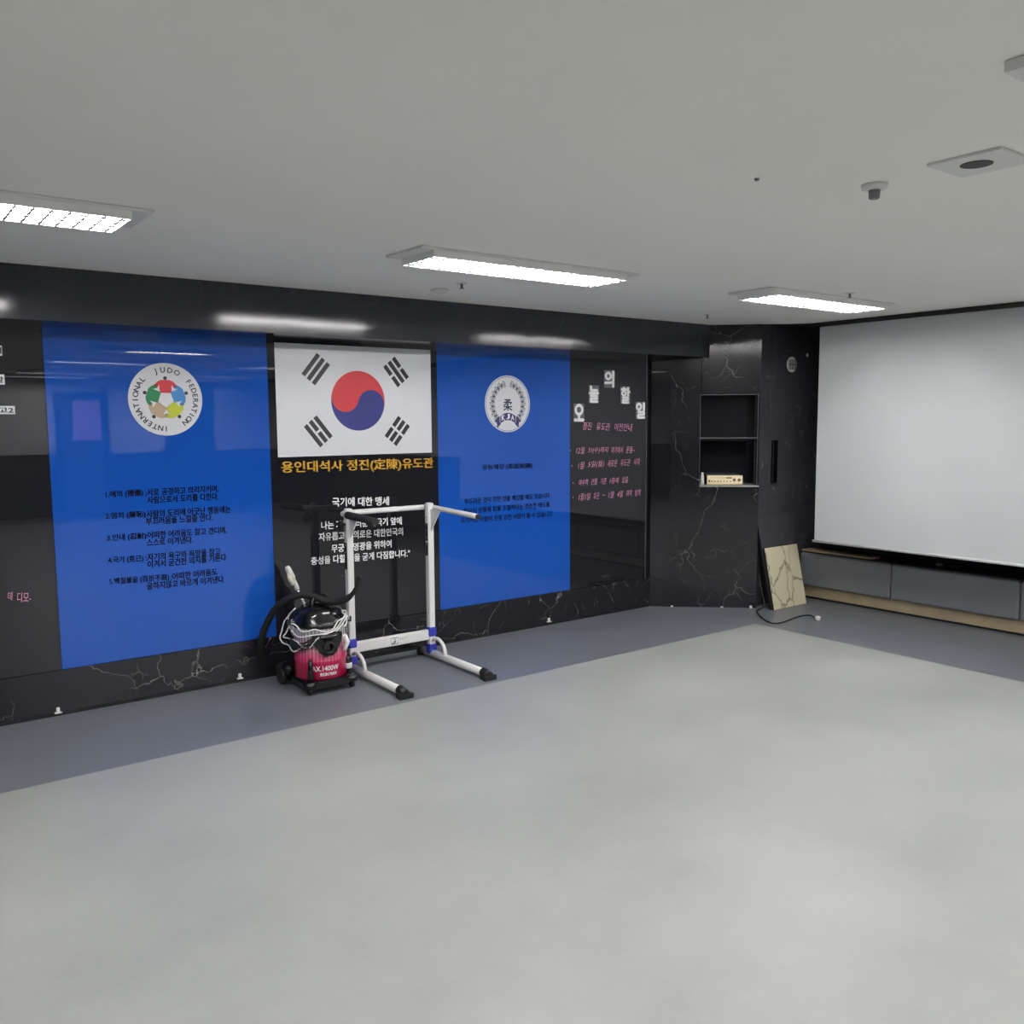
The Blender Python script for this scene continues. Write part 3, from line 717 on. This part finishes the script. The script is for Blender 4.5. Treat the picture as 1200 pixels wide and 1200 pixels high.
# drum lettering, wrapped round the drum
def drum_text(s, a0, a1, zc, h, bold, name):
    vs, fs = text_geo(s); xs = [q[0] for q in vs]; ys = [q[1] for q in vs]; a_, b_, c_, d2_ = min(xs), max(xs), min(ys), max(ys)
    mb = MB()
    for j, (dx, dy) in enumerate(bold_copies(bold)):
        out = []; r_ = .1562+.0001*j
        for x, y in vs:
            th = math.radians(a0+(a1-a0)*(x+dx-a_)/(b_-a_)); out.append((r_*math.cos(th), r_*math.sin(th), zc+(y+dy-(c_+d2_)/2)/(d2_-c_)*h))
        mb.add(out, fs)
    mb.build(name, M['letter_white'], vc)
drum_text('MAX.1400W', -143, -74, .147, .030, .015, 'drum_lettering')
drum_text('IRON MAN', -116, -80, .112, .019, .03, 'drum_lettering')
# front tool peg and side clamps
MB().lathe([(.016, .075), (.020, .08), (.017, .14), (.012, .205), (.004, .215)], c=(-.125, -.13, 0), n=14).build('tool_peg', M['black_plastic'], vc)
cl = MB().lathe([(.018, .08), (.024, .09), (.026, .16), (.020, .175)], c=(.150, -.055, 0), n=16).build('tool_peg', M['black_plastic'], vc)
MB().lathe([(.0268, .098), (.0285, .1), (.0285, .13), (.0268, .132)], c=(.150, -.055, 0), n=16).build('peg_band', M['white_plastic'], cl)
for a in (caz+1.35, caz-1.30):
    q = Matrix.Rotation(a, 4, 'Z')
    MB().box(.155, .168, -.014, .014, .33, .42, .004, mtx=q).tube([q @ Vector((.166, 0, .335)), q @ Vector((.175, 0, .36)), q @ Vector((.170, 0, .425)), q @ Vector((.158, 0, .43))], .004, 8).build('lid_latch', M['chrome'], vc)
    MB().box(.158, .190, -.012, .012, .398, .408, .003, mtx=q).box(.184, .191, -.012, .012, .396, .43, .003, mtx=q).build('cord_hook', M['black_plastic'], vc)
# white mains lead looped round the lid
def cyl(px, py, r=.176):
    d = ray(px, py); o_ = CAM-np.array([VX, VYc, 0]); a = d[0]**2+d[1]**2; b2 = o_[0]*d[0]+o_[1]*d[1]; c2 = o_[0]**2+o_[1]**2-r*r
    di = b2*b2-a*c2; t = (-b2-math.sqrt(di))/a if di > 0 else -b2/a
    return Vector(o_+t*d)
def zp(l): return [cyl(300+x*.15, 650+y*.15) for x, y in l]
strands = [[(300, 425), (265, 460), (250, 490), (258, 540), (290, 540), (322, 562), (350, 598), (400, 600), (460, 585), (540, 602), (600, 582), (640, 520), (690, 490), (712, 470)],
           [(305, 420), (255, 480), (262, 560), (300, 620), (350, 645), (440, 630), (520, 620), (600, 600), (650, 545), (690, 480), (700, 440), (670, 436)],
           [(262, 470), (222, 520), (200, 600), (188, 650), (212, 690), (255, 708), (290, 757), (335, 740), (385, 705), (420, 690)],
           [(258, 560), (235, 610), (214, 642), (260, 655), (315, 675), (355, 712), (385, 730), (430, 715), (468, 668), (520, 632), (560, 615)],
           [(625, 600), (660, 560), (700, 500), (712, 460), (690, 437), (675, 450), (700, 475), (708, 520), (692, 560), (680, 540)]]
lead = MB()
for k, s in enumerate(strands): lead.tube(spline([p*1.0 for p in zp(s)], 5), .0042, 8)
lo = lead.build('mains_lead', mat('white_pvc_cord', '#dcdcd8', .4), vc)
pb = [cyl(404, 744, .19), cyl(407, 752, .19), cyl(404, 762, .19)]
MB().tube(pb, [.012, .017, .010], 12).build('mains_plug', M['white_plastic'], lo)
bl_ = MB()
for y0 in (672, 690, 705, 720): bl_.tube(spline(zp([(270, y0-20), (300, y0+12), (350, y0+25), (400, y0+10), (460, y0-30)]), 5), .005, 8)
bl_.build('strap', M['black_rubber'], vc)
# hose
hz = [(335, 778, 5.62), (318, 784, 5.64), (307, 772, 5.58), (306, 752, 5.50), (311, 735, 5.46), (319.5, 718, 5.42), (328, 708, 5.38), (338, 701.5, 5.36), (350, 697.5, 5.35), (360, 697.5, 5.34), (370, 700, 5.32), (380, 704, 5.30), (392, 705.5, 5.28), (403, 703, 5.26), (411, 698, 5.24), (417, 690, 5.22), (420, 682, 5.21), (422, 675, 5.20)]
hw = [at(*p)-vl for p in hz]
path = spline(hw, 10)
rad = []
for i, p in enumerate(path):
    f = i/len(path); base = .021 if f < .78 else .021-.008*min(1, (f-.78)/.06)
    rad.append(base*(1.06 if (i % 2 and f < .78) else 1.0))
MB().tube(path, rad, 14).build('hose', M['black_rubber'], vc)
# floor wand leaning on the panel behind the vacuum
wa = at(336.5, 664, 5.50); wb = Vector((2.455, 5.20, .012))
wd = thing('vacuum_wand', 'silver grey vacuum wand standing up behind the drum vacuum', 'vacuum wand', wb)
def wl(t_): return (wa+(wb-wa)*t_)-wb
MB().tube([wl(.08), wl(1.0)], .011, 12).build('tube', M['alu'], wd)
MB().tube([wl(0), wl(.02), wl(.06), wl(.10), wl(.13)], [.013, .018, .019, .021, .015], 14).build('collar', M['silver'], wd)
MB().tube([wl(.13), wl(.14), wl(.21), wl(.22)], [.014, .017, .0165, .012], 14).build('lock_ring', M['silver'], wd)
off = Vector((-.02, -.018, 0))
MB().tube([wl(.065)+off, wl(.10)+off, wl(.155)+off, wl(.16)+off*.5], [.009, .016, .016, .008], 12).build('button', mat('cream_plastic', '#c9c7b4', .4), wd)

# ------------------------------------------------------------------ small things on the ceiling
def ceil_xy(px, py): p = on(2, H, px, py); return p[0], p[1]
x, y = ceil_xy(1025, 216.5)
dt = thing('heat_detector', 'round white ceiling detector with a grey stem below it', 'detector', (x, y, H))
MB().lathe([(.026, -.018), (.040, -.014), (.043, -.007), (.043, -.0005)], n=36).build('base', M['white_plastic'], dt)
MB().lathe([(.015, -.046), (.0175, -.043), (.019, -.018)], n=24).build('sensor_head', M['grey_plastic'], dt)
a = on(2, H, 1086, 191.6); b_ = on(2, H, 1167, 169); e = math.hypot(a[0]-b_[0], a[1]-b_[1])
vt2 = thing('ceiling_plate', 'square white ceiling plate with a dark round hole', 'ceiling plate', (a[0]+e/2, a[1]-e/2, H))
pr_ = MB(); vs = []; n = 32; hx, hy = -.012, .005; hr = .042
for z in (-.010, -.0005):
    vs += [(-e/2, -e/2, z), (e/2, -e/2, z), (e/2, e/2, z), (-e/2, e/2, z)]
pr_.box(-e/2, e/2, -e/2, e/2, -.010, -.0005, .002).build('plate', M['white_plastic'], vt2)
MB().lathe([(hr, -.0118), (hr+.004, -.0112), (hr+.004, -.0102)], c=(hx, hy, 0), n=32).build('opening', M['black'], vt2)
x, y = ceil_xy(1177, 71)
cu = thing('ceiling_unit', 'stepped white ceiling unit cut off by the upper right image edge', 'ceiling unit', (x+.2, y-.2, H))
MB().box(-.2, .2, -.2, .2, -.026, -.001, .002).build('flange', M['white_plastic'], cu)
MB().box(-.165, .165, -.165, .165, -.045, -.0262, .006).build('lower_cover', M['white_plastic'], cu)
x, y = ceil_xy(515, 339)
o = MB().lathe([(.03, -.022), (.05, -.018), (.055, -.0005)], n=32).build('smoke_detector', M['white_plastic']); o.location = (x, y, H)
tag(o, 'low white smoke detector disc near the beam above the flag', 'detector')
for px, py, lab in ((541, 332, 'small sprinkler head beside the white smoke detector'), (829, 368.5, 'small sprinkler head above the corner niche tower'), (996, 343.5, 'small sprinkler head behind the light nearest the screen')):
    x, y = ceil_xy(px, py)
    s = thing('sprinkler_head', lab, 'sprinkler', (x, y, H), 0, 'ceiling sprinkler heads')
    MB().lathe([(.028, -.004), (.032, -.0005)], n=24).build('escutcheon', M['white_plastic'], s)
    MB().lathe([(.014, -.03), (.015, -.027), (.006, -.026), (.008, -.004)], n=16).build('deflector', M['grey_plastic'], s)
o = MB().lathe([(.006, -.008), (.009, -.0005)], n=12).build('ceiling_plug', M['grey_plastic']); o.location = (*ceil_xy(887, 209), H)
tag(o, 'tiny grey plug on the bare ceiling left of the round detector', 'plug')
